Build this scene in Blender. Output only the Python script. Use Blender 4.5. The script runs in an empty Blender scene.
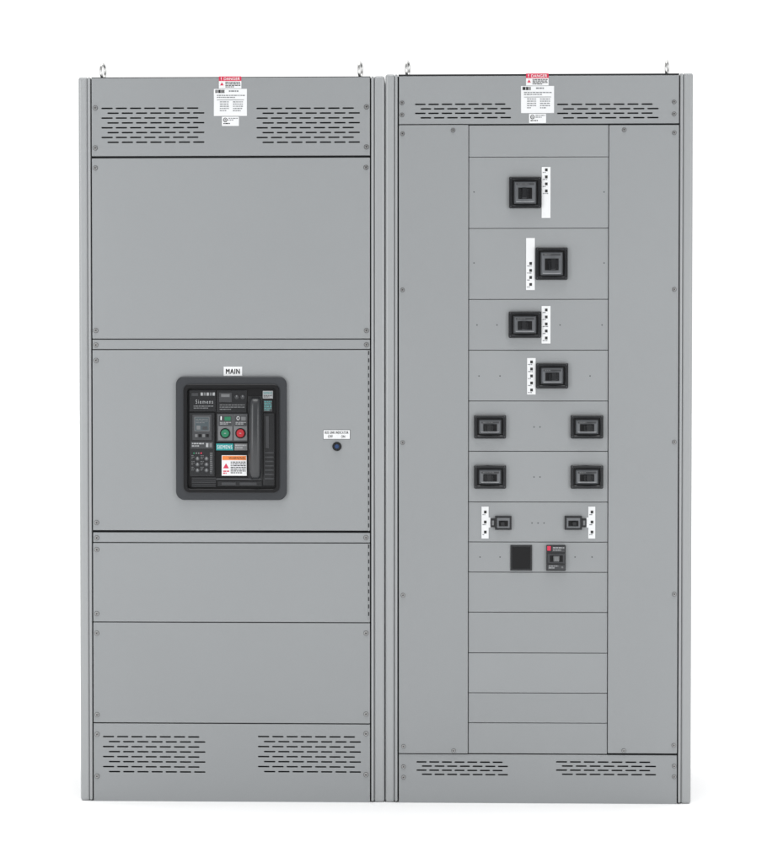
import bpy, bmesh, math, random
from mathutils import Vector, Matrix
random.seed(4)
scene = bpy.context.scene
scene.view_settings.view_transform = 'Standard'
scene.view_settings.look = 'None'
scene.view_settings.exposure = 0
COL = scene.collection

# ------------------------------------------------------------------ camera
S = 0.00314            # metres per survey unit on the front of the cabinets
D = 6.5
ZC = (804 - 431.5) * S
aim = Vector((0, 0, ZC))
sp, sy = 0.0228, 0.027
cam_loc = aim + D * Vector((sy, -math.sqrt(1 - sy * sy - sp * sp), sp))
fwd = (aim - cam_loc).normalized()
right = fwd.cross(Vector((0, 0, 1))).normalized()
up = right.cross(fwd).normalized()
cd = bpy.data.cameras.new("camera")
cam = bpy.data.objects.new("camera", cd)
COL.objects.link(cam)
cam.location = cam_loc
cam.rotation_euler = fwd.to_track_quat('-Z', 'Y').to_euler()
cd.sensor_fit = 'HORIZONTAL'
cd.sensor_width = 36
cd.lens = 36 * D / (762 * S)
cd.clip_end = 200
scene.camera = cam


def P(px, py):
    """survey unit -> metres on the cabinet front plane (rectified)"""
    d = fwd * D + right * ((px - 381) * S) + up * ((431.5 - py) * S)
    t = -cam_loc.y / d.y
    h = cam_loc + d * t
    return h.x, h.z


def R(x0, y0, x1, y1):
    xm, ym = (x0 + x1) / 2, (y0 + y1) / 2
    return P(x0, ym)[0], P(x1, ym)[0], P(xm, y1)[1], P(xm, y0)[1]


# ------------------------------------------------------------------ materials
MATS = {}


def mat(name, col, rough=0.5, metal=0.0, spec=0.5, bump=0.0, scale=400, mott=0.0, coat=0.0):
    if name in MATS:
        return MATS[name]
    m = bpy.data.materials.new(name)
    m.use_nodes = True
    nt = m.node_tree
    b = nt.nodes['Principled BSDF']
    b.inputs['Base Color'].default_value = (*col, 1)
    b.inputs['Roughness'].default_value = rough
    b.inputs['Metallic'].default_value = metal
    b.inputs['Specular IOR Level'].default_value = spec
    b.inputs['Coat Weight'].default_value = coat
    geo = nt.nodes.new('ShaderNodeNewGeometry')
    if mott > 0:
        n = nt.nodes.new('ShaderNodeTexNoise')
        n.inputs['Scale'].default_value = 1.6
        n.inputs['Detail'].default_value = 3
        nt.links.new(geo.outputs['Position'], n.inputs['Vector'])
        n2 = nt.nodes.new('ShaderNodeTexNoise')
        n2.inputs['Scale'].default_value = 420
        n2.inputs['Detail'].default_value = 1
        nt.links.new(geo.outputs['Position'], n2.inputs['Vector'])
        ad = nt.nodes.new('ShaderNodeMath')
        ad.operation = 'ADD'
        nt.links.new(n.outputs['Fac'], ad.inputs[0])
        nt.links.new(n2.outputs['Fac'], ad.inputs[1])
        mr = nt.nodes.new('ShaderNodeMapRange')
        mr.inputs['From Min'].default_value = 0.6
        mr.inputs['From Max'].default_value = 1.4
        mr.inputs['To Min'].default_value = 1 - mott
        mr.inputs['To Max'].default_value = 1 + mott
        nt.links.new(ad.outputs[0], mr.inputs['Value'])
        oi = nt.nodes.new('ShaderNodeObjectInfo')
        mr2 = nt.nodes.new('ShaderNodeMapRange')
        mr2.inputs['To Min'].default_value = 0.98
        mr2.inputs['To Max'].default_value = 1.02
        nt.links.new(oi.outputs['Random'], mr2.inputs['Value'])
        mu = nt.nodes.new('ShaderNodeMath')
        mu.operation = 'MULTIPLY'
        nt.links.new(mr.outputs[0], mu.inputs[0])
        nt.links.new(mr2.outputs[0], mu.inputs[1])
        vm = nt.nodes.new('ShaderNodeVectorMath')
        vm.operation = 'SCALE'
        vm.inputs[0].default_value = col
        nt.links.new(mu.outputs[0], vm.inputs['Scale'])
        nt.links.new(vm.outputs[0], b.inputs['Base Color'])
    if bump > 0:
        n = nt.nodes.new('ShaderNodeTexNoise')
        n.inputs['Scale'].default_value = scale
        n.inputs['Detail'].default_value = 2
        nt.links.new(geo.outputs['Position'], n.inputs['Vector'])
        bp = nt.nodes.new('ShaderNodeBump')
        bp.inputs['Strength'].default_value = bump
        bp.inputs['Distance'].default_value = 0.001
        nt.links.new(n.outputs['Fac'], bp.inputs['Height'])
        nt.links.new(bp.outputs[0], b.inputs['Normal'])
    MATS[name] = m
    return m


PAINT = mat("grey_enamel", (0.292, 0.304, 0.312), 0.34, 0, 0.5, 0.10, 500, 0.03)
POST = mat("grey_enamel_highlit", (0.345, 0.356, 0.362), 0.28, 0, 0.6, 0.06, 500, 0.02)  # cabinet grey made paler to paint in the highlights along the posts
DARK = mat("shade_and_trim_dark", (0.045, 0.047, 0.049), 0.8, 0, 0.2)  # dark trim, and the painted shade behind vents and seams
SEAM = mat("seam_grey", (0.10, 0.105, 0.11), 0.6, 0, 0.3)
ZINC = mat("zinc_steel", (0.42, 0.42, 0.42), 0.35, 0.9)
EYE = mat("bright_zinc_steel", (0.62, 0.62, 0.61), 0.3, 0.9)
ZINCD = mat("screw_recess_shade", (0.03, 0.03, 0.03), 0.6)  # black cross on the head paints the shade of a driver recess
BEZ = mat("bezel_plastic", (0.032, 0.035, 0.040), 0.42, 0, 0.45, 0.12, 700)
BLK = mat("black_plastic", (0.006, 0.006, 0.007), 0.36, 0, 0.3, 0.06, 700)
BLK2 = mat("moulded_case_plastic", (0.012, 0.013, 0.015), 0.24, 0, 0.5)
DGR = mat("dark_grey_plastic", (0.05, 0.052, 0.056), 0.34, 0, 0.45)
WIN = mat("smoky_window_plastic", (0.14, 0.147, 0.157), 0.15, 0, 0.6)
MGR = mat("mid_grey_plastic", (0.17, 0.175, 0.18), 0.4, 0, 0.4)
LGR = mat("light_grey_plastic", (0.38, 0.39, 0.40), 0.4)
WHT = mat("white_label", (0.78, 0.79, 0.80), 0.45)
INK = mat("black_ink", (0.02, 0.02, 0.02), 0.6)
GINK = mat("grey_ink", (0.22, 0.23, 0.24), 0.6)
RED = mat("red_label", (0.62, 0.03, 0.08), 0.45)
REDB = mat("red_button", (0.42, 0.02, 0.03), 0.3)
GRN = mat("green_button", (0.02, 0.18, 0.09), 0.3)
TEAL = mat("teal_label", (0.02, 0.28, 0.28), 0.45)
ORG = mat("orange_label", (0.75, 0.22, 0.05), 0.45)
LCD = mat("lcd_glass", (0.07, 0.09, 0.10), 0.15, 0, 0.5)
BLUE = mat("blue_lens", (0.02, 0.05, 0.14), 0.15)
GROUND = mat("white_studio_floor", (0.9, 0.9, 0.9), 0.7, 0, 0.2)

# ------------------------------------------------------------------ mesh kit
WLOC = {}


class MB:
    def __init__(self):
        self.bm = bmesh.new()
        self.mats = []

    def mi(self, m):
        if m not in self.mats:
            self.mats.append(m)
        return self.mats.index(m)

    def merge(self, tmp, m, smooth=False):
        me = bpy.data.meshes.new("tmp")
        i = self.mi(m)
        for f in tmp.faces:
            f.material_index = i
            f.smooth = smooth
        tmp.to_mesh(me)
        tmp.free()
        self.bm.from_mesh(me)
        bpy.data.meshes.remove(me)

    def box(self, x0, x1, y0, y1, z0, z1, m, bev=0.0, seg=2):
        t = bmesh.new()
        bmesh.ops.create_cube(t, size=1)
        for v in t.verts:
            v.co = Vector(((x0 + x1) / 2 + v.co.x * abs(x1 - x0), (y0 + y1) / 2 + v.co.y * abs(y1 - y0),
                           (z0 + z1) / 2 + v.co.z * abs(z1 - z0)))
        if bev > 0:
            bev = min(bev, 0.45 * min(abs(x1 - x0), abs(y1 - y0), abs(z1 - z0)))
            bmesh.ops.bevel(t, geom=t.edges[:], offset=bev, segments=seg, affect='EDGES', profile=0.5)
        self.merge(t, m)

    def rb(self, x0, y0, x1, y1, f, b, m, bev=0.0006):
        """box from survey rectangle; f/b = front/back y"""
        a = R(x0, y0, x1, y1)
        self.box(a[0], a[1], f, b, a[2], a[3], m, bev)

    def frust(self, x0, y0, x1, y1, f, b, inset, m, bev=0.0008, insz=None):
        """box whose front is smaller than its back"""
        a = R(x0, y0, x1, y1)
        ix = inset * S
        iz = (inset if insz is None else insz) * S
        t = bmesh.new()
        bk = [t.verts.new(c) for c in ((a[0], b, a[2]), (a[1], b, a[2]), (a[1], b, a[3]), (a[0], b, a[3]))]
        fr = [t.verts.new(c) for c in ((a[0] + ix, f, a[2] + iz), (a[1] - ix, f, a[2] + iz),
                                       (a[1] - ix, f, a[3] - iz), (a[0] + ix, f, a[3] - iz))]
        t.faces.new(fr)
        t.faces.new(bk[::-1])
        for i in range(4):
            j = (i + 1) % 4
            t.faces.new((bk[i], bk[j], fr[j], fr[i]))
        bmesh.ops.recalc_face_normals(t, faces=t.faces[:])
        if bev:
            bmesh.ops.bevel(t, geom=t.edges[:], offset=bev, segments=2, affect='EDGES')
        self.merge(t, m)

    def cyl(self, x, z, r, f, b, m, seg=20, r2=None):
        t = bmesh.new()
        bmesh.ops.create_cone(t, cap_ends=True, segments=seg, radius1=r, radius2=r if r2 is None else r2, depth=abs(b - f))
        bmesh.ops.rotate(t, verts=t.verts[:], cent=(0, 0, 0), matrix=Matrix.Rotation(math.radians(90), 3, 'X'))
        bmesh.ops.translate(t, verts=t.verts[:], vec=(x, (f + b) / 2, z))
        self.merge(t, m)

    def pcyl(self, px, py, rp, f, b, m, seg=20, r2=None):
        x, z = P(px, py)
        self.cyl(x, z, rp * S, f, b, m, seg, None if r2 is None else r2 * S)

    def from_curve(self, cu, m, f, fit=None, thick=0.0):
        ob = bpy.data.objects.new("tmp", cu)
        COL.objects.link(ob)
        dg = bpy.context.evaluated_depsgraph_get()
        me = bpy.data.meshes.new_from_object(ob.evaluated_get(dg))
        t = bmesh.new()
        t.from_mesh(me)
        bpy.data.objects.remove(ob)
        bpy.data.meshes.remove(me)
        if fit and t.verts:
            xs = [v.co.x for v in t.verts]
            ys = [v.co.y for v in t.verts]
            w, h = max(xs) - min(xs), max(ys) - min(ys)
            kx, ky = (fit[1] - fit[0]) / w, (fit[3] - fit[2]) / h
            mx, my = min(xs), min(ys)
            for v in t.verts:
                v.co.x = fit[0] + (v.co.x - mx) * kx
                v.co.y = fit[2] + (v.co.y - my) * ky
        for v in t.verts:
            v.co = Vector((v.co.x, f - v.co.z, v.co.y))
        self.merge(t, m)

    def text(self, s, x0, y0, x1, y1, f, m, bold=0.12, space=1.08):
        cu = bpy.data.curves.new("t", 'FONT')
        cu.body = s
        cu.size = 1
        cu.space_character = space
        cu.resolution_u = 3
        self.from_curve(cu, m, f, R(x0, y0, x1, y1))
        if bold:
            # second strike, a hair to the side, for a bolder stroke
            self.from_curve(cu, m, f - 0.0002, R(x0 + bold, y0, x1 + bold, y1))
        if bold > 0.2:
            self.from_curve(cu, m, f - 0.0003, R(x0 + bold / 2, y0, x1 + bold / 2, y1))
        bpy.data.curves.remove(cu)

    def plate(self, loops, f, thick, m, bev=0.0006):
        """flat plate with holes. loops: list of closed (x,z) lists, first is outline"""
        cu = bpy.data.curves.new("p", 'CURVE')
        cu.dimensions = '2D'
        cu.fill_mode = 'BOTH'
        for lp in loops:
            sp_ = cu.splines.new('POLY')
            sp_.points.add(len(lp) - 1)
            for i, (x, z) in enumerate(lp):
                sp_.points[i].co = (x, z, 0, 1)
            sp_.use_cyclic_u = True
        cu.extrude = thick / 2 - bev
        cu.bevel_depth = bev
        cu.bevel_resolution = 0
        cu.offset = -bev
        self.from_curve(cu, m, f + thick / 2)
        bpy.data.curves.remove(cu)

    def words(self, x0, y0, x1, y1, rows, f, m, fill=0.55):
        """rows of tiny print, too small to read"""
        ph = (y1 - y0) / rows
        for r in range(rows):
            x = x0
            end = x1 if r < rows - 1 else x0 + (x1 - x0) * random.uniform(.4, .8)
            while x < end - 0.5:
                w = min(random.uniform(.9, 3.2), end - x)
                a = R(x, y0 + r * ph, x + w, y0 + r * ph + ph * fill)
                t = bmesh.new()
                vs = [t.verts.new(c) for c in ((a[0], f, a[2]), (a[1], f, a[2]), (a[1], f, a[3]), (a[0], f, a[3]))]
                t.faces.new(vs)
                self.merge(t, m)
                x += w + 0.5

    def done(self, name, parent=None, smooth_angle=None):
        me = bpy.data.meshes.new(name)
        self.bm.to_mesh(me)
        self.bm.free()
        for m in self.mats:
            me.materials.append(m)
        xs = [v.co for v in me.vertices]
        c = Vector([(min(v[i] for v in xs) + max(v[i] for v in xs)) / 2 for i in range(3)])
        for v in me.vertices:
            v.co -= c
        ob = bpy.data.objects.new(name, me)
        COL.objects.link(ob)
        WLOC[ob.name] = c
        if parent:
            ob.parent = parent
            ob.location = c - WLOC[parent.name]
        else:
            ob.location = c
        return ob


def rloop(a, r=0.0, n=5):
    x0, x1, z0, z1 = a
    if r <= 0:
        return [(x0, z0), (x1, z0), (x1, z1), (x0, z1)]
    out = []
    for cx, cz, s in ((x1 - r, z0 + r, -90), (x1 - r, z1 - r, 0), (x0 + r, z1 - r, 90), (x0 + r, z0 + r, 180)):
        for i in range(n + 1):
            t = math.radians(s + 90 * i / n)
            out.append((cx + r * math.cos(t), cz + r * math.sin(t)))
    return out


def slot(cx, cz, L, h):
    r = h / 2
    return rloop((cx - L / 2, cx + L / 2, cz - r, cz + r), r * 0.98, 2)


def empty(name, loc):
    e = bpy.data.objects.new(name, None)
    e.empty_display_size = 0.1
    COL.objects.link(e)
    e.location = loc
    WLOC[e.name] = Vector(loc)
    return e


# ------------------------------------------------------------------ ground
g = MB()
t = bmesh.new()
vs = [t.verts.new(c) for c in ((-60, -40, 0), (60, -40, 0), (60, 90, 0), (-60, 90, 0))]
t.faces.new(vs)
g.merge(t, GROUND)
gr = g.done("ground")
gr["kind"] = "structure"
gr["label"] = "plain white seamless studio floor under the cabinets"

# ------------------------------------------------------------------ shared small parts
screw_mesh = None


def screw(px, py, parent, f, big=1.0):
    global screw_mesh
    x, z = P(px, py)
    if screw_mesh is None:
        b = MB()
        b.cyl(0, 0, 0.0078, -0.0012, 0.0, SEAM, 20)
        b.cyl(0, 0, 0.0064, -0.0022, -0.0012, ZINC, 20)
        b.cyl(0, 0, 0.0048, -0.0052, -0.0022, ZINC, 16, 0.0034)
        b.box(-0.0030, 0.0030, -0.0055, -0.005, -0.0009, 0.0009, ZINCD)
        b.box(-0.0009, 0.0009, -0.0058, -0.005, -0.0030, 0.0030, ZINCD)
        o = b.done("screw", parent)
        screw_mesh = o.data
    else:
        o = bpy.data.objects.new("screw", screw_mesh)
        COL.objects.link(o)
        o.parent = parent
    o.location = Vector((x, f - 0.0029, z)) - WLOC[parent.name]
    o.rotation_euler = (0, random.uniform(0, 1.5), 0)
    o.scale = (big, 1, big)
    return o


plug_mesh = None


def plug(px, py, parent, f):
    global plug_mesh
    x, z = P(px, py)
    if plug_mesh is None:
        b = MB()
        b.cyl(0, 0, 0.0022, -0.0006, 0.0006, SEAM, 12)
        o = b.done("rivet", parent)
        plug_mesh = o.data
    else:
        o = bpy.data.objects.new("rivet", plug_mesh)
        COL.objects.link(o)
        o.parent = parent
    o.location = Vector((x, f, z)) - WLOC[parent.name]


eye_mesh = None


def eyebolt(px, ytop, parent):
    """elongated steel lifting eye, seen nearly edge-on"""
    global eye_mesh
    x, z = P(px, ytop)
    if eye_mesh is None:
        b = MB()
        t = bmesh.new()
        N, K = 28, 8
        rings = []
        for i in range(N):
            a = 2 * math.pi * i / N
            c = Vector((0.016 * math.cos(a), 0, 0.022 * math.sin(a)))
            n = Vector((math.cos(a), 0, math.sin(a)))
            rings.append([t.verts.new(c + 0.0044 * (n * math.cos(2 * math.pi * k / K) + Vector((0, 1, 0)) * math.sin(2 * math.pi * k / K))) for k in range(K)])
        for i in range(N):
            for k in range(K):
                t.faces.new((rings[i][k], rings[i][(k + 1) % K], rings[(i + 1) % N][(k + 1) % K], rings[(i + 1) % N][k]))
        bmesh.ops.recalc_face_normals(t, faces=t.faces[:])
        b.merge(t, EYE, True)
        b.box(-0.007, 0.007, -0.007, 0.007, -0.034, -0.022, EYE, 0.002)
        o = b.done("lifting_eye", parent)
        eye_mesh = o.data
    else:
        o = bpy.data.objects.new("lifting_eye", eye_mesh)
        COL.objects.link(o)
        o.parent = parent
    o.location = Vector((x, 0.03, z - 0.030)) - WLOC[parent.name]
    o.rotation_euler = (0, 0, math.radians(74))
    return o


def cover(name, x0, y0, x1, y1, parent, f=-0.003, gap=0.45, m=PAINT, bev=0.0013, gt=None, gb=None):
    b = MB()
    a = R(x0, y0, x1, y1)
    gt = gap if gt is None else gt
    gb = gap if gb is None else gb
    b.box(a[0] + gap * S, a[1] - gap * S, f, 0.016, a[2] + gb * S, a[3] - gt * S, m, bev)
    return b.done(name, parent)


def vent(x0, y0, x1, y1, groups, parent, f=-0.003):
    a = R(x0, y0, x1, y1)
    g_ = 0.45 * S
    loops = [rloop((a[0] + g_, a[1] - g_, a[2] + g_, a[3] - g_))]
    for (gx0, gy0, gx1, gy1, rows, cols) in groups:
        gg = R(gx0, gy0, gx1, gy1)
        h = 1.5 * S
        rp = (gg[3] - gg[2] - h) / (rows - 1)
        w = gg[1] - gg[0]
        pitch = w / (cols + 0.22)
        L = pitch * 0.80
        for r in range(rows):
            z = gg[3] - h / 2 - r * rp
            off = 0 if r % 2 == 0 else pitch * 0.42
            for c in range(cols):
                cx = gg[0] + L / 2 + off + c * pitch
                loops.append(slot(cx, z, L, h))
    b = MB()
    b.plate(loops, f, 0.003, PAINT, 0.0005)
    # folded returns top and bottom
    b.box(a[0] + g_, a[1] - g_, f + 0.0032, 0.016, a[3] - g_ - 0.003, a[3] - g_ - 0.0004, PAINT)
    b.box(a[0] + g_, a[1] - g_, f + 0.0032, 0.016, a[2] + g_ + 0.0004, a[2] + g_ + 0.003, PAINT)
    return b.done("vented_panel", parent)


def carcass(xo0, xi0, xi1, xo1, ytop, ybot, parent):
    """posts, side sheets, back, roof, dark sheet painting in the inside shade; x given at mid height"""
    X = [P(v, 440)[0] for v in (xo0, xi0, xi1, xo1)]
    xm = (xo0 + xo1) / 2
    zt = P(xm, ytop)[1]
    dep = 0.62
    for (a, b_, sgn) in ((X[0], X[1], 1), (X[2], X[3], -1)):
        m = MB()
        # main face with a rounded outer fold and a recessed inner flange
        if sgn == 1:
            m.box(a, b_ - 0.0105, 0.0, 0.045, 0.0, zt, POST, 0.0085, 6)
            m.box(b_ - 0.0103, b_ - 0.002, -0.0035, 0.04, 0.004, zt - 0.002, POST, 0.0025, 3)
        else:
            m.box(a + 0.0105, b_, 0.0, 0.045, 0.0, zt, POST, 0.0085, 6)
            m.box(a + 0.002, a + 0.0103, -0.0035, 0.04, 0.004, zt - 0.002, POST, 0.0025, 3)
        m.done("corner_post", parent)
    for xa, xb in ((X[0] + 0.001, X[0] + 0.003), (X[3] - 0.003, X[3] - 0.001)):
        m = MB()
        m.box(xa, xb, 0.046, dep, 0.002, zt - 0.004, PAINT)
        m.done("side_panel", parent)
    m = MB()
    m.box(X[0] + 0.004, X[3] - 0.004, dep - 0.003, dep - 0.0005, 0.002, zt - 0.004, PAINT)
    m.done("rear_panel", parent)
    m = MB()
    m.box(X[0] + 0.004, X[3] - 0.004, 0.048, dep - 0.004, zt - 0.0035, zt - 0.0005, PAINT, 0.001)
    m.box(X[1] + 0.0005, X[2] - 0.0005, 0.004, 0.047, zt - 0.006, zt - 0.0012, DARK, 0.001)
    m.done("roof", parent)
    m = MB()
    m.box(X[1] - 0.004, X[2] + 0.004, 0.0185, 0.021, 0.02, zt - 0.008, DARK)  # dark sheet stands in for the shade behind slots and gaps
    m.done("shade_backing", parent)


def danger_label(cx, y0, parent, f):
    b = MB()
    b.rb(cx - 11, y0, cx + 11.5, y0 + 12, f - 0.0008, f, WHT, 0)
    b.rb(cx - 11, y0, cx + 11.5, y0 + 4.6, f - 0.0014, f - 0.0009, RED, 0)
    b.text("DANGER", cx - 6, y0 + 1, cx + 10, y0 + 3.8, f - 0.0018, WHT)
    b.text("!", cx - 9, y0 + 0.9, cx - 8.2, y0 + 3.9, f - 0.0018, WHT)
    b.pcyl(cx - 8, y0 + 8, 2.0, f - 0.0013, f - 0.0008, RED, 3)
    b.words(cx - 4.5, y0 + 5.6, cx + 10.5, y0 + 11.6, 4, f - 0.0012, INK)
    o = b.done("danger_label", parent)
    o["label"] = "small white and red danger sticker"
    b = MB()
    b.rb(cx - 16, y0 + 12.5, cx + 17, y0 + 39.5, f - 0.0006, f, WHT, 0)
    b.words(cx - 14.5, y0 + 13.4, cx - 2, y0 + 16.6, 1, f - 0.001, INK, 1.0)
    b.words(cx - 1, y0 + 14, cx + 15.5, y0 + 16.4, 1, f - 0.001, GINK, .6)
    b.words(cx - 13, y0 + 18.5, cx + 15, y0 + 22.5, 2, f - 0.001, GINK, .5)
    b.words(cx - 10, y0 + 25, cx - 1, y0 + 36, 5, f - 0.001, GINK, .45)
    b.words(cx + 3, y0 + 25, cx + 13, y0 + 36, 5, f - 0.001, GINK, .45)
    b.rb(cx - 13, y0 + 23.2, cx + 14, y0 + 23.8, f - 0.001, f - 0.0007, GINK, 0)
    b.done("rating_label", parent)
    b = MB()
    b.rb(cx - 8, y0 + 40.3, cx + 9, y0 + 49.5, f - 0.0006, f, WHT, 0)
    b.pcyl(cx - 4.6, y0 + 43.5, 2.2, f - 0.001, f - 0.0007, INK, 20)
    b.pcyl(cx - 4.6, y0 + 43.5, 1.5, f - 0.0013, f - 0.0007, WHT, 20)
    b.text("UL", cx - 5.6, y0 + 42.6, cx - 3.6, y0 + 44.4, f - 0.0016, INK)
    b.words(cx - 1.5, y0 + 41.5, cx + 8, y0 + 45, 2, f - 0.001, GINK, .5)
    b.words(cx - 6.5, y0 + 46.6, cx + 8, y0 + 48.6, 1, f - 0.001, INK, .5)
    b.done("listing_label", parent)


# ================================================================== CABINET A
A = empty("switchboard_cabinet", (P(231, 440)[0], 0.3, 0))
A["label"] = "tall grey steel switchboard cabinet with one large main breaker"
A["category"] = "electrical cabinet"
A["group"] = "grey switchboard cabinets standing side by side"
carcass(79.3, 92.2, 370.6, 384.6, 76.2, 803.5, A)
XL, XR = 92.4, 370.4


def xs_at(xmid, y):
    """survey x of a vertical edge (known at mid height) at another height"""
    X = P(xmid, 440)[0]
    lo, hi = xmid - 10, xmid + 10
    for _ in range(30):
        m_ = (lo + hi) / 2
        if P(m_, y)[0] < X:
            lo = m_
        else:
            hi = m_
    return lo


def LP(y0, y1):
    ym = (y0 + y1) / 2
    return xs_at(XL, ym), y0, xs_at(XR, ym), y1


r = LP(77.3, 156.2)
vent(*r, [(101.5, 107.5, 204.5, 143, 8, 7), (256.5, 107.5, 360, 143, 8, 7)], A)
cover("cover_panel", *LP(157.6, 339), A)
cover("filler_bar", *LP(339, 349.5), A, f=-0.001)
door = cover("breaker_door", *LP(349.5, 530.8), A)
cover("filler_bar", *LP(532.2, 542.8), A, f=-0.001)
cover("cover_panel", *LP(542.8, 622.3), A)
cover("cover_panel", *LP(622.3, 723.3), A)
r = LP(723.5, 804)
vent(*r, [(103, 736, 205.5, 772.5, 8, 7), (258, 736, 361, 772.5, 8, 7)], A)
F = -0.003
for (x, y) in ((95.5, 108), (366.5, 107), (95.5, 148), (366.5, 147), (95.5, 168), (366, 167.5), (96, 330.5), (366.5, 330.5),
               (96, 345), (366.5, 344.7), (96.3, 360.5), (96.8, 522.5), (96.8, 537.8), (366, 537.6), (97, 549.5), (97, 613.5), (97, 633), (366, 633),
               (97.3, 714.5), (366, 714), (97.3, 734), (366, 733.5), (97.3, 776), (366, 774.5)):
    fy = -0.001 if y in (345, 344.7, 537.8, 537.6) else F
    screw(x, y, A, fy)
# piano hinges
for (ya, yb) in ((351, 529), (544.5, 620.5)):
    b = MB()
    y = ya
    while y < yb - 3:
        xx = xs_at(368.7, y + 2.5)
        b.rb(xx - 0.6, y, xx + 0.6, y + 3.8, F - 0.0008, F + 0.001, DARK, 0)
        b.rb(xx - 0.6, y + 3.9, xx + 0.6, y + 7.3, F - 0.0022, F + 0.001, PAINT, 0.0006)
        y += 7.5
    b.done("hinge", A)
eyebolt(101.5, 61.5, A)
eyebolt(360, 60, A)
danger_label(230, 76.5, A, F)

# MAIN plate
b = MB()
b.rb(223.8, 366.6, 242.3, 376, F - 0.0016, F, WHT, 0.0004)
b.text("MAIN", 226, 368.9, 239.6, 373.9, F - 0.0019, INK, 0.45, 1.15)
b.done("name_plate", A)

# pilot light + small label
b = MB()
b.rb(323.2, 429.7, 350.3, 439.3, F - 0.0008, F, SEAM, 0.0)
b.rb(323.6, 430.1, 349.9, 438.9, F - 0.0013, F - 0.0007, WHT, 0.0)
b.text("BUS LINK INDICATOR", 325, 431.2, 348.4, 433.8, F - 0.0017, INK, 0.1, 1.12)
b.text("OFF", 328, 435.2, 332.8, 437.7, F - 0.0017, INK)
b.text("ON", 341.2, 435.2, 345, 437.7, F - 0.0017, INK)
b.done("indicator_label", A)
b = MB()
b.pcyl(337, 446.4, 4.6, F - 0.003, F, BLK2, 28)
b.pcyl(337, 446.4, 3.7, F - 0.010, F - 0.003, BLK2, 28, 3.0)
b.pcyl(337, 446.4, 2.2, F - 0.0135, F - 0.010, BLUE, 24, 1.6)
b.done("key_lock", A)

# ------------------------------------------------------------------ main breaker
b = MB()
ou = R(176.5, 376.3, 287, 499.8)
inn = R(185.5, 385.5, 278.5, 491)
b.plate([rloop(ou, 8.5 * S, 8), rloop(inn, 5 * S, 6)], F - 0.012, 0.012, BEZ, 0.003)
in2 = R(188.0, 388.0, 276.3, 488.6)
ou2 = R(184.3, 384.3, 279.8, 492.2)
b.plate([rloop(ou2, 6 * S, 6), rloop(in2, 3.5 * S, 6)], F - 0.0185, 0.0065, BLK, 0.0018)
brk = b.done("main_breaker", A)
brk["label"] = "large black draw-out main breaker in a rounded bezel"

b = MB()
f0 = F - 0.0015
b.rb(187.6, 387.6, 276.8, 489, f0, F, BLK, 0)
# moulded tiers of the breaker front
b.rb(189.5, 390, 216, 411.5, f0 - 0.005, f0, BLK2, 0.001)
b.rb(217, 390, 247, 412.5, f0 - 0.004, f0, BLK2, 0.0012)
b.rb(216.5, 478, 261, 480, f0 - 0.004, f0, DGR, 0.001)
for k in range(5):
    b.rb(192, 477.5 + k * 2, 216, 478.6 + k * 2, f0 - 0.003, f0, DGR, 0.0004)
b.rb(218, 481, 262, 486.5, f0 - 0.004, f0, BLK2, 0.001)
b.rb(222, 482.3, 236, 485.2, f0 - 0.005, f0 - 0.004, DGR, 0.0004)
b.rb(240, 482.3, 257, 485.2, f0 - 0.005, f0 - 0.004, DGR, 0.0004)
b.rb(263.5, 413, 275, 486, f0 - 0.003, f0, BLK2, 0.0012)
b.rb(265.5, 416, 269, 448, f0 - 0.005, f0 - 0.003, DGR, 0.001)
for k in range(7):
    b.rb(265, 452 + k * 4.3, 274, 453.4 + k * 4.3, f0 - 0.0045, f0 - 0.003, DGR, 0.0003)
# pictograms upper left
for k in range(5):
    b.rb(201 + k * 3, 392.5, 203.2 + k * 3, 395.6, f0 - 0.0056, f0 - 0.005, (LGR, MGR)[k % 2], 0)
b.rb(192, 393, 198.5, 396, f0 - 0.0056, f0 - 0.005, DGR, 0)
b.text("Siemens", 196, 399.6, 213.5, 403.6, f0 - 0.0056, LGR, 0.0, 1.3)
b.words(194, 405.6, 214, 409.5, 2, f0 - 0.0056, MGR, .5)
for k in range(2):
    b.pcyl(237 + k * 6, 397, 2.1, f0 - 0.007, f0 - 0.004, DGR)
    b.rb(236.8 + k * 6, 395.3, 237.2 + k * 6, 397, f0 - 0.0074, f0 - 0.007, LGR, 0)
b.rb(219.5, 392.5, 232, 402, f0 - 0.0055, f0 - 0.004, DGR, 0.0006)
b.rb(221.5, 394, 230, 397, f0 - 0.006, f0 - 0.0055, MGR, 0)
b.words(220, 404.5, 245, 411, 3, f0 - 0.0045, MGR, .4)
b.done("breaker_body", brk)

b = MB()
b.rb(190, 412.5, 215, 476, f0 - 0.009, f0, BLK2, 0.0015)
b.rb(193, 414.5, 212, 440, f0 - 0.0105, f0 - 0.009, DGR, 0.0006)
b.rb(195, 416.8, 210, 431, f0 - 0.0108, f0 - 0.0104, MGR, 0)
b.rb(195.6, 417.4, 209.4, 430.4, f0 - 0.0112, f0 - 0.0107, LCD, 0)
b.words(196.5, 418.8, 208.5, 424, 3, f0 - 0.0115, MGR, .4)
b.rb(197, 425.5, 201, 429.5, f0 - 0.0115, f0 - 0.011, MGR, 0)
b.rb(203, 426.5, 208, 429.5, f0 - 0.0115, f0 - 0.011, DGR, 0)
for k in range(4):
    b.rb(195.5 + k * 3.7, 434, 198.2 + k * 3.7, 437, f0 - 0.0118, f0 - 0.0104, (MGR, BLK)[k % 2], 0.0004)
b.rb(191.5, 441.5, 213.5, 448.5, f0 - 0.0105, f0 - 0.009, DGR, 0.0005)
b.words(192.5, 442.8, 204.5, 447.5, 2, f0 - 0.0108, LGR, .55)
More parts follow.
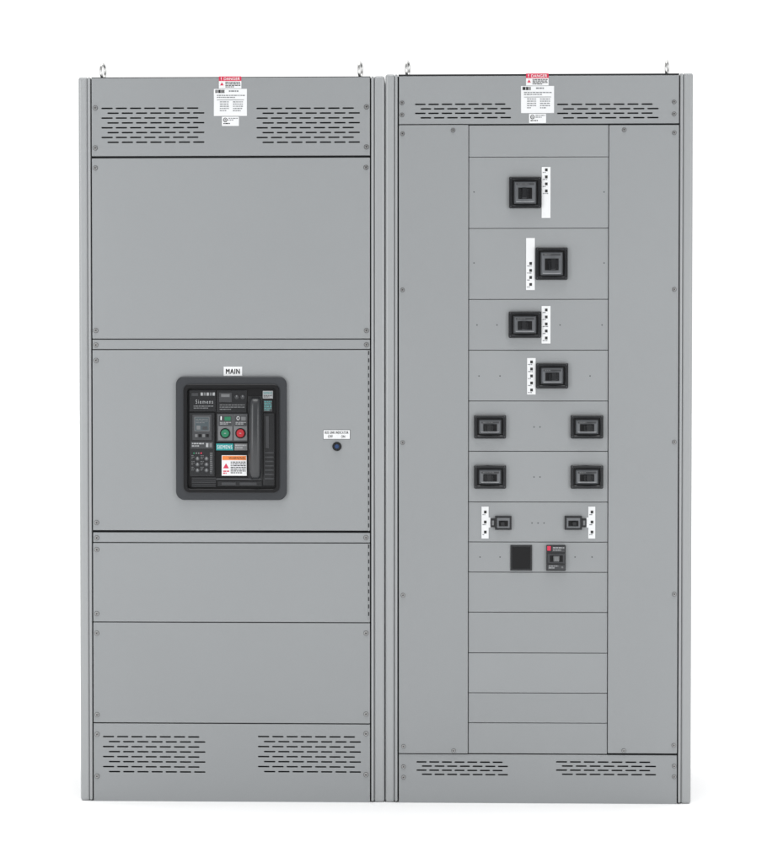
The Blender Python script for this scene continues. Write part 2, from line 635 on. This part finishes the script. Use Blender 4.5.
b.rb(206.5, 443, 209, 447, f0 - 0.0112, f0 - 0.0104, LGR, 0)
b.rb(210, 443, 212.5, 447, f0 - 0.0112, f0 - 0.0104, MGR, 0)
for k in range(4):
    b.pcyl(194.5 + k * 2.4, 453, 0.8, f0 - 0.011, f0 - 0.009, (GRN, MGR, MGR, RED)[k], 12)
for r_ in range(3):
    b.words(192, 455.2 + r_ * 5.8, 195, 459.6 + r_ * 5.8, 3, f0 - 0.0095, MGR, .35)
    b.words(201, 455.2 + r_ * 5.8, 204.2, 459.6 + r_ * 5.8, 3, f0 - 0.0095, MGR, .35)
    for c in range(2):
        b.pcyl(198 + c * 9, 458.5 + r_ * 5.8, 2.2, f0 - 0.0105, f0 - 0.009, DGR, 18)
        b.pcyl(198 + c * 9, 458.5 + r_ * 5.8, 1.3, f0 - 0.0112, f0 - 0.0104, MGR, 18)
        b.rb(197.8 + c * 9, 456.8 + r_ * 5.8, 198.2 + c * 9, 458.7 + r_ * 5.8, f0 - 0.0117, f0 - 0.0104, LGR, 0)
b.rb(210.3, 452, 213.2, 474, f0 - 0.0098, f0 - 0.009, DGR, 0.0003)
b.words(210.6, 453, 213, 473, 10, f0 - 0.0101, MGR, .4)
b.done("trip_unit", brk)

b = MB()
b.rb(217.3, 413.5, 248, 441.5, f0 - 0.007, f0, DGR, 0.0012)
b.rb(218.6, 414.8, 232.7, 440.3, f0 - 0.0078, f0 - 0.007, MGR, 0.0004)
b.rb(234.2, 414.8, 247.4, 440.3, f0 - 0.0078, f0 - 0.007, MGR, 0.0004)
b.rb(219, 415.2, 232.3, 426, f0 - 0.0084, f0 - 0.0077, DGR, 0.0003)
b.rb(234.6, 415.2, 247, 426, f0 - 0.0084, f0 - 0.0077, DGR, 0.0003)
b.text("I", 221, 416.2, 222, 420, f0 - 0.0088, WHT)
b.text("O", 237, 416.2, 240, 420, f0 - 0.0088, WHT, 0)
b.rb(225, 416.7, 231, 420.5, f0 - 0.0089, f0 - 0.0083, GRN, 0)
b.rb(241.6, 416.7, 246.2, 420.5, f0 - 0.0089, f0 - 0.0083, MGR, 0)
b.words(220.3, 422, 231.5, 425, 2, f0 - 0.0088, LGR, .5)
b.words(236, 422, 246.2, 425, 2, f0 - 0.0088, LGR, .5)
b.done("control_panel", brk)
for (x, m_) in ((225.6, GRN), (240.9, REDB)):
    b = MB()
    b.pcyl(x, 433.2, 5.2, f0 - 0.009, f0 - 0.007, BLK, 28)
    b.pcyl(x, 433.2, 4.2, f0 - 0.0135, f0 - 0.009, m_, 28, 3.7)
    b.rb(x - 1.0, 432.9, x + 1.0, 433.5, f0 - 0.0140, f0 - 0.0134, LGR, 0)
    b.done("push_button", brk)
b = MB()
b.rb(216.5, 443.5, 233.6, 450.2, f0 - 0.006, f0, TEAL, 0.0004)
b.text("SIEMENS", 217.6, 445, 232.5, 448.7, f0 - 0.0064, WHT, 0.0, 1.15)
b.rb(234.6, 443.5, 247.6, 450.2, f0 - 0.006, f0, MGR, 0.0004)
b.words(235.5, 444.6, 246.7, 449.5, 2, f0 - 0.0064, LGR, .5)
b.done("maker_label", brk)
b = MB()
b.rb(222, 455.2, 247, 475.6, f0 - 0.005, f0, WHT, 0.0003)
b.rb(222.6, 455.8, 246.4, 460, f0 - 0.0056, f0 - 0.0049, ORG, 0)
b.text("WARNING", 229, 456.6, 245, 459.3, f0 - 0.006, INK, 0.0, 1.15)
b.pcyl(226.3, 466.5, 3.3, f0 - 0.0058, f0 - 0.005, RED, 3)
b.words(231, 461.5, 246, 474, 7, f0 - 0.0054, INK, .5)
b.words(223.5, 470.5, 229.5, 474.5, 2, f0 - 0.0054, RED, .6)
b.done("warning_label", brk)
# charging lever: broad moulded grip on a dark well
LEV = mat("lever_plastic", (0.034, 0.036, 0.039), 0.30, 0, 0.6)
b = MB()
b.rb(248.4, 396, 262.6, 480.5, f0 - 0.002, f0 + 0.0002, BLK2, 0.0006)
t = bmesh.new()
n = 24
K = 14
rows_ = []
for i in range(n + 1):
    u = i / n
    py = 397.5 + u * 81.5
    s_ = math.sin(u * math.pi) if 0 < u < 1 else 0.0
    w = 4.2 + 2.5 * s_ ** 0.35
    cx = 255.5 + 0.3 * s_
    dep = 0.010 + 0.026 * s_ ** 0.55
    row = []
    for k in range(K + 1):
        an = math.pi * k / K
        ca = math.cos(an)
        ca = math.copysign(abs(ca) ** 0.75, ca)
        xx, z = P(cx - w * ca, py)
        row.append(t.verts.new((xx, f0 - 0.0021 - dep * math.sin(an) ** 0.7, z)))
    rows_.append(row)
for i in range(n):
    for k in range(K):
        t.faces.new((rows_[i][k], rows_[i][k + 1], rows_[i + 1][k + 1], rows_[i + 1][k]))
t.faces.new(rows_[0])
t.faces.new(rows_[-1][::-1])
bmesh.ops.recalc_face_normals(t, faces=t.faces[:])
b.merge(t, LEV, True)
b.done("charging_handle", brk)
b = MB()
b.rb(263, 390.8, 273.2, 398.5, f0 - 0.004, f0, LGR, 0.0003)
b.text("SIEMENS", 263.8, 391.8, 272.4, 394.2, f0 - 0.0044, TEAL, 0.0, 1.1)
b.words(263.8, 395.2, 272.2, 398, 2, f0 - 0.0044, INK, .5)
b.rb(263.8, 400, 272.4, 411.5, f0 - 0.0035, f0, DGR, 0.0003)
b.words(264.4, 401, 271.8, 411, 6, f0 - 0.004, TEAL, .5)
b.words(264.4, 401.8, 271.8, 411.8, 6, f0 - 0.0043, LGR, .2)
b.done("data_label", brk)

# ================================================================== CABINET B
B = empty("switchboard_cabinet", (P(538, 440)[0], 0.3, 0))
WLOC[B.name] = Vector(B.location)
B["label"] = "tall grey steel distribution cabinet with rows of small breakers"
B["category"] = "electrical cabinet"
B["group"] = "grey switchboard cabinets standing side by side"
carcass(385.4, 398.2, 678.4, 692.2, 73.2, 805, B)


def BP(x0, y0, x1, y1):
    ym = (y0 + y1) / 2
    return xs_at(x0, ym), y0, xs_at(x1, ym), y1


vent(*BP(398.5, 75.4, 678.2, 124.2), [(415, 103.5, 511, 118.5, 4, 7), (557, 103.5, 658.5, 118.5, 4, 7)], B)
vent(*BP(398.5, 754.2, 678.2, 805.2), [(416.5, 761.3, 508, 775.2, 4, 7), (556, 761.3, 656, 775.2, 4, 7)], B)
FS = -0.0065
cover("side_cover", *BP(398.5, 124.8, 468.5, 753.6), B, f=FS, bev=0.0022, gap=0.4)
cover("side_cover", *BP(607.9, 124.8, 678.2, 753.6), B, f=FS, bev=0.0022, gap=0.4)
seams = [125, 157, 228.3, 299.3, 350.2, 401, 451.3, 502, 542, 572.2, 612.3, 653, 693, 723, 753.8]
for i in range(len(seams) - 1):
    cover("breaker_cover" if 1 <= i <= 8 else "blank_cover", *BP(468.4, seams[i], 608.0, seams[i + 1]), B, f=-0.002, gap=0.28, bev=0.0012)
for (x, y, f_) in ((402, 103, F), (402, 115, F), (674, 102, F), (674, 114, F),
                   (402.5, 134, FS), (453, 130.5, FS), (402.5, 290, FS), (402.6, 442.5, FS), (403, 595, FS), (403.5, 746, FS), (453.5, 750.3, FS),
                   (624, 130, FS), (674, 133, FS), (674, 289.5, FS), (674, 442, FS), (674, 594, FS), (673.5, 745, FS), (623.5, 750.3, FS),
                   (403.5, 766.5, F), (403.5, 777, F), (674, 766, F), (674, 776.5, F)):
    screw(x, y, B, f_, 0.88)
FM = -0.002
for (x, y) in ((474, 192), (604, 192), (474, 263), (604, 263), (477, 325), (497, 325), (560, 325), (602, 325), (479, 376), (500, 376), (590, 376),
               (534, 427), (540, 427), (534, 477), (540, 477), (532, 523), (538, 523), (544, 523), (480, 557), (500, 557), (575, 557), (592, 557)):
    plug(x, y, B, FM)
eyebolt(407.5, 59, B)
eyebolt(668, 58, B)
danger_label(537, 73.6, B, F)


def small_breaker(x0, y0, x1, y1, kind=0):
    w, h = x1 - x0, y1 - y0
    b = MB()
    a = R(x0, y0, x1, y1)
    hx, hy = 3.2, 3.2
    b.plate([rloop(a, 1.4 * S, 4), rloop(R(x0 + hx, y0 + hy, x1 - hx, y1 - hy), 0.8 * S, 3)], FM - 0.012, 0.012, BLK2, 0.0022)
    # recessed escutcheon
    b.rb(x0 + hx - .5, y0 + hy - .5, x1 - hx + .5, y1 - hy + .5, FM - 0.003, FM - 0.0002, BLK, 0)
    # smoky window block with sloping flanks
    wx0, wx1, wy0, wy1 = x0 + hx + 1.5, x1 - hx - 1.5, y0 + hy + 1.2, y1 - hy - 1.2
    b.frust(wx0, wy0, wx1, wy1, FM - 0.0125, FM - 0.003, 1.6, WIN, 0.0008)
    # dark upper plate and lighter rim under the window
    b.rb(wx0 + 2.3, wy0 + 2.0, wx1 - 2.3, wy0 + 4.0, FM - 0.0130, FM - 0.0124, DGR, 0.0002)
    b.words(wx0 + 4, wy0 + 2.6, wx1 - 4, wy0 + 3.5, 1, FM - 0.0133, MGR, .8)
    b.rb(wx0 + 2.5, wy1 - 2.3, wx1 - 2.5, wy1 - 1.8, FM - 0.0130, FM - 0.0124, LGR, 0)
    # dark gate in which the toggle slides
    cy = (y0 + y1) / 2 + 0.9
    gh = (wy1 - wy0) * 0.25
    b.rb(wx0 + 4.4, cy - gh, wx1 - 4.4, cy + gh, FM - 0.0135, FM - 0.0124, BLK, 0.0004)
    for cx in (x0 + 1.6, x1 - 1.6):
        for cyy in (y0 + 1.7, y1 - 1.7):
            b.pcyl(cx, cyy, 0.7, FM - 0.0125, FM - 0.0118, DGR, 10)
    o = b.done("circuit_breaker", B)
    # toggle: a flared slab
    b = MB()
    cx = (x0 + x1) / 2 + (-1.2 if kind == 0 else 1.2)
    b.frust(cx - 5.4, cy - gh * .85, cx + 5.4, cy + gh * .9, FM - 0.020, FM - 0.0134, 1.2, BLK2, 0.0012, .3)
    b.frust(cx - 2.8, cy - gh * .95, cx + 2.8, cy + gh * .95, FM - 0.040, FM - 0.0199, 0.6, BLK2, 0.0016, .3)
    b.done("toggle", o)
    return o


def strip(x0, y0, x1, y1, marks, tab=0):
    b = MB()
    b.rb(x0, y0, x1, y1, FM - 0.0022, FM, WHT, 0.0004)
    if tab:
        xt = (x1, x1 + 1.7) if tab > 0 else (x0 - 1.7, x0)
        b.rb(xt[0], y0 + 11, xt[1], y0 + 21, FM - 0.0021, FM, WHT, 0.0002)
    xm = (x0 + x1) / 2 + 0.2
    for y in marks:
        b.rb(xm - 1.3, y - 1.4, xm + 1.3, y + 1.4, FM - 0.0027, FM - 0.0021, INK, 0)
        b.words(x0 + 1, y + 2.1, x1 - 1, y + 3.6, 1, FM - 0.0025, GINK, .6)
    b.done("circuit_label_strip", B)


small_breaker(509, 177, 541, 208.5)
strip(541.6, 167, 550.5, 218, (170, 177, 184, 191))
small_breaker(535.5, 247.5, 567.5, 280, 1)
strip(526, 238, 534.8, 290, (263.5, 270.5, 277.5, 284.5))
small_breaker(508.5, 311.5, 541, 338)
strip(541.5, 306, 550.5, 343.5, (310, 317, 324, 331, 338))
small_breaker(536, 363, 568, 388.5, 1)
strip(527, 358, 535.6, 394.5, (362, 369, 376, 383, 390))
for y in (415, 465):
    small_breaker(474, y, 506, y + 23.5)
    small_breaker(570.5, y, 603, y + 23.5, 1)


def mini_breaker(x0, y0, x1, y1, side):
    """side -1: stepped tab on the left, +1 on the right"""
    b = MB()
    tb = 4.2
    bx0, bx1 = (x0 + tb, x1) if side < 0 else (x0, x1 - tb)
    b.rb(bx0, y0 + .8, bx1, y1 - .8, FM - 0.008, FM, BLK2, 0.001)
    tx0, tx1 = (x0, bx0 - .1) if side < 0 else (bx1 + .1, x1)
    b.rb(tx0, y0 + 3.4, tx1, y1 - 3.4, FM - 0.005, FM, BLK2, 0.0005)
    b.rb(tx0 + 1, y0 + 5.4, tx1 - 1, y1 - 5.4, FM - 0.0056, FM - 0.0048, MGR, 0.0003)
    b.frust(bx0 + 1.8, y0 + 2.8, bx1 - 1.8, y1 - 2.6, FM - 0.0105, FM - 0.008, .6, WIN, 0.0004)
    b.rb(bx0 + 3.6, y0 + 5.4, bx1 - 3.6, y1 - 4.4, FM - 0.0111, FM - 0.0104, BLK, 0)
    o = b.done("circuit_breaker", B)
    b = MB()
    cx, cy = (bx0 + bx1) / 2 + side * .8, (y0 + y1) / 2 + .6
    b.frust(cx - 2.4, cy - 2.2, cx + 2.4, cy + 2.2, FM - 0.024, FM - 0.0110, 0.5, BLK2, 0.0008)
    b.done("toggle", o)


mini_breaker(490.8, 515, 511.5, 530.5, -1)
mini_breaker(564.5, 515, 586, 530.5, 1)
for (x0, x1, tab) in ((481.5, 488.6, 1), (588.2, 595.2, -1)):
    strip(x0, 506.5, x1, 538.5, (512, 522, 532), tab)

# blank black cover + branch breaker
b = MB()
b.rb(510.3, 545, 532, 570.5, FM - 0.004, FM, BLK2, 0.001)
b.rb(512, 546.8, 530.3, 568.7, FM - 0.0048, FM - 0.0039, BLK, 0.0004)
b.done("filler_plate", B)
b = MB()
b.rb(546.2, 545, 565.5, 570.5, FM - 0.009, FM, BLK2, 0.0012)
b.frust(547, 553, 564.8, 563.3, FM - 0.0155, FM - 0.0088, 0.8, DGR, 0.0008)
b.rb(547, 545.8, 550.6, 550.4, FM - 0.0096, FM - 0.0089, RED, 0.0002)
b.rb(552, 546.2, 564.5, 551.8, FM - 0.0096, FM - 0.0089, DGR, 0.0002)
b.words(552.8, 547, 564, 551.6, 2, FM - 0.0099, LGR, .45)
b.rb(549.5, 555, 562.5, 561.5, FM - 0.0162, FM - 0.0154, BLK, 0.0003)
b.rb(547.3, 564.6, 564.8, 569.5, FM - 0.0096, FM - 0.0089, DGR, 0.0002)
b.words(548.5, 565.3, 558, 569, 2, FM - 0.01, LGR, .5)
b.pcyl(562, 567, 1.0, FM - 0.0105, FM - 0.0094, MGR, 14)
o = b.done("circuit_breaker", B)
o["label"] = "black branch breaker with a small red marker"
b = MB()
b.frust(552.8, 555.4, 559.2, 561.2, FM - 0.028, FM - 0.0161, 0.7, MGR, 0.0008)
b.done("toggle", o)

# ------------------------------------------------------------------ light
w = bpy.data.worlds.new("World")
scene.world = w
w.use_nodes = True
nt = w.node_tree
bg = nt.nodes['Background']
tc = nt.nodes.new('ShaderNodeTexCoord')
sep = nt.nodes.new('ShaderNodeSeparateXYZ')
nt.links.new(tc.outputs['Generated'], sep.inputs[0])
mr = nt.nodes.new('ShaderNodeMapRange')
mr.interpolation_type = 'SMOOTHSTEP'
mr.inputs['From Min'].default_value = -0.4
mr.inputs['From Max'].default_value = 0.5
mr.inputs['To Min'].default_value = 0.28
mr.inputs['To Max'].default_value = 1.15
nt.links.new(sep.outputs['Y'], mr.inputs['Value'])
nt.links.new(mr.outputs[0], bg.inputs['Strength'])
bg.inputs['Color'].default_value = (1, 1, 1, 1)


def area(name, loc, tgt, sx, sy_, power, col=(1, 1, 1)):
    l = bpy.data.lights.new(name, 'AREA')
    l.shape = 'RECTANGLE'
    l.size = sx
    l.size_y = sy_
    l.energy = power
    l.color = col
    o = bpy.data.objects.new(name, l)
    COL.objects.link(o)
    o.location = loc
    o.rotation_euler = (Vector(tgt) - Vector(loc)).to_track_quat('-Z', 'Y').to_euler()
    return o


area("added_fill_light", (-2.5, -2.5, 1.9), (0.1, 0, 1.1), 0.8, 2.4, 34, (0.97, 0.985, 1))  # unseen fill added on the left for soft gradients and edge highlights
area("added_fill_light", (2.7, -2.6, 1.9), (0.1, 0, 1.1), 0.8, 2.4, 32, (0.97, 0.985, 1))  # matching unseen fill added on the right
sl = bpy.data.lights.new("added_floor_sun", 'SUN')  # sun added overhead to push the floor to white; no source in view
sl.energy = 2.4
sl.angle = math.radians(50)
so = bpy.data.objects.new("added_floor_sun", sl)
COL.objects.link(so)
so.location = (0, -2, 6)
so.rotation_euler = (math.radians(8), 0, 0)
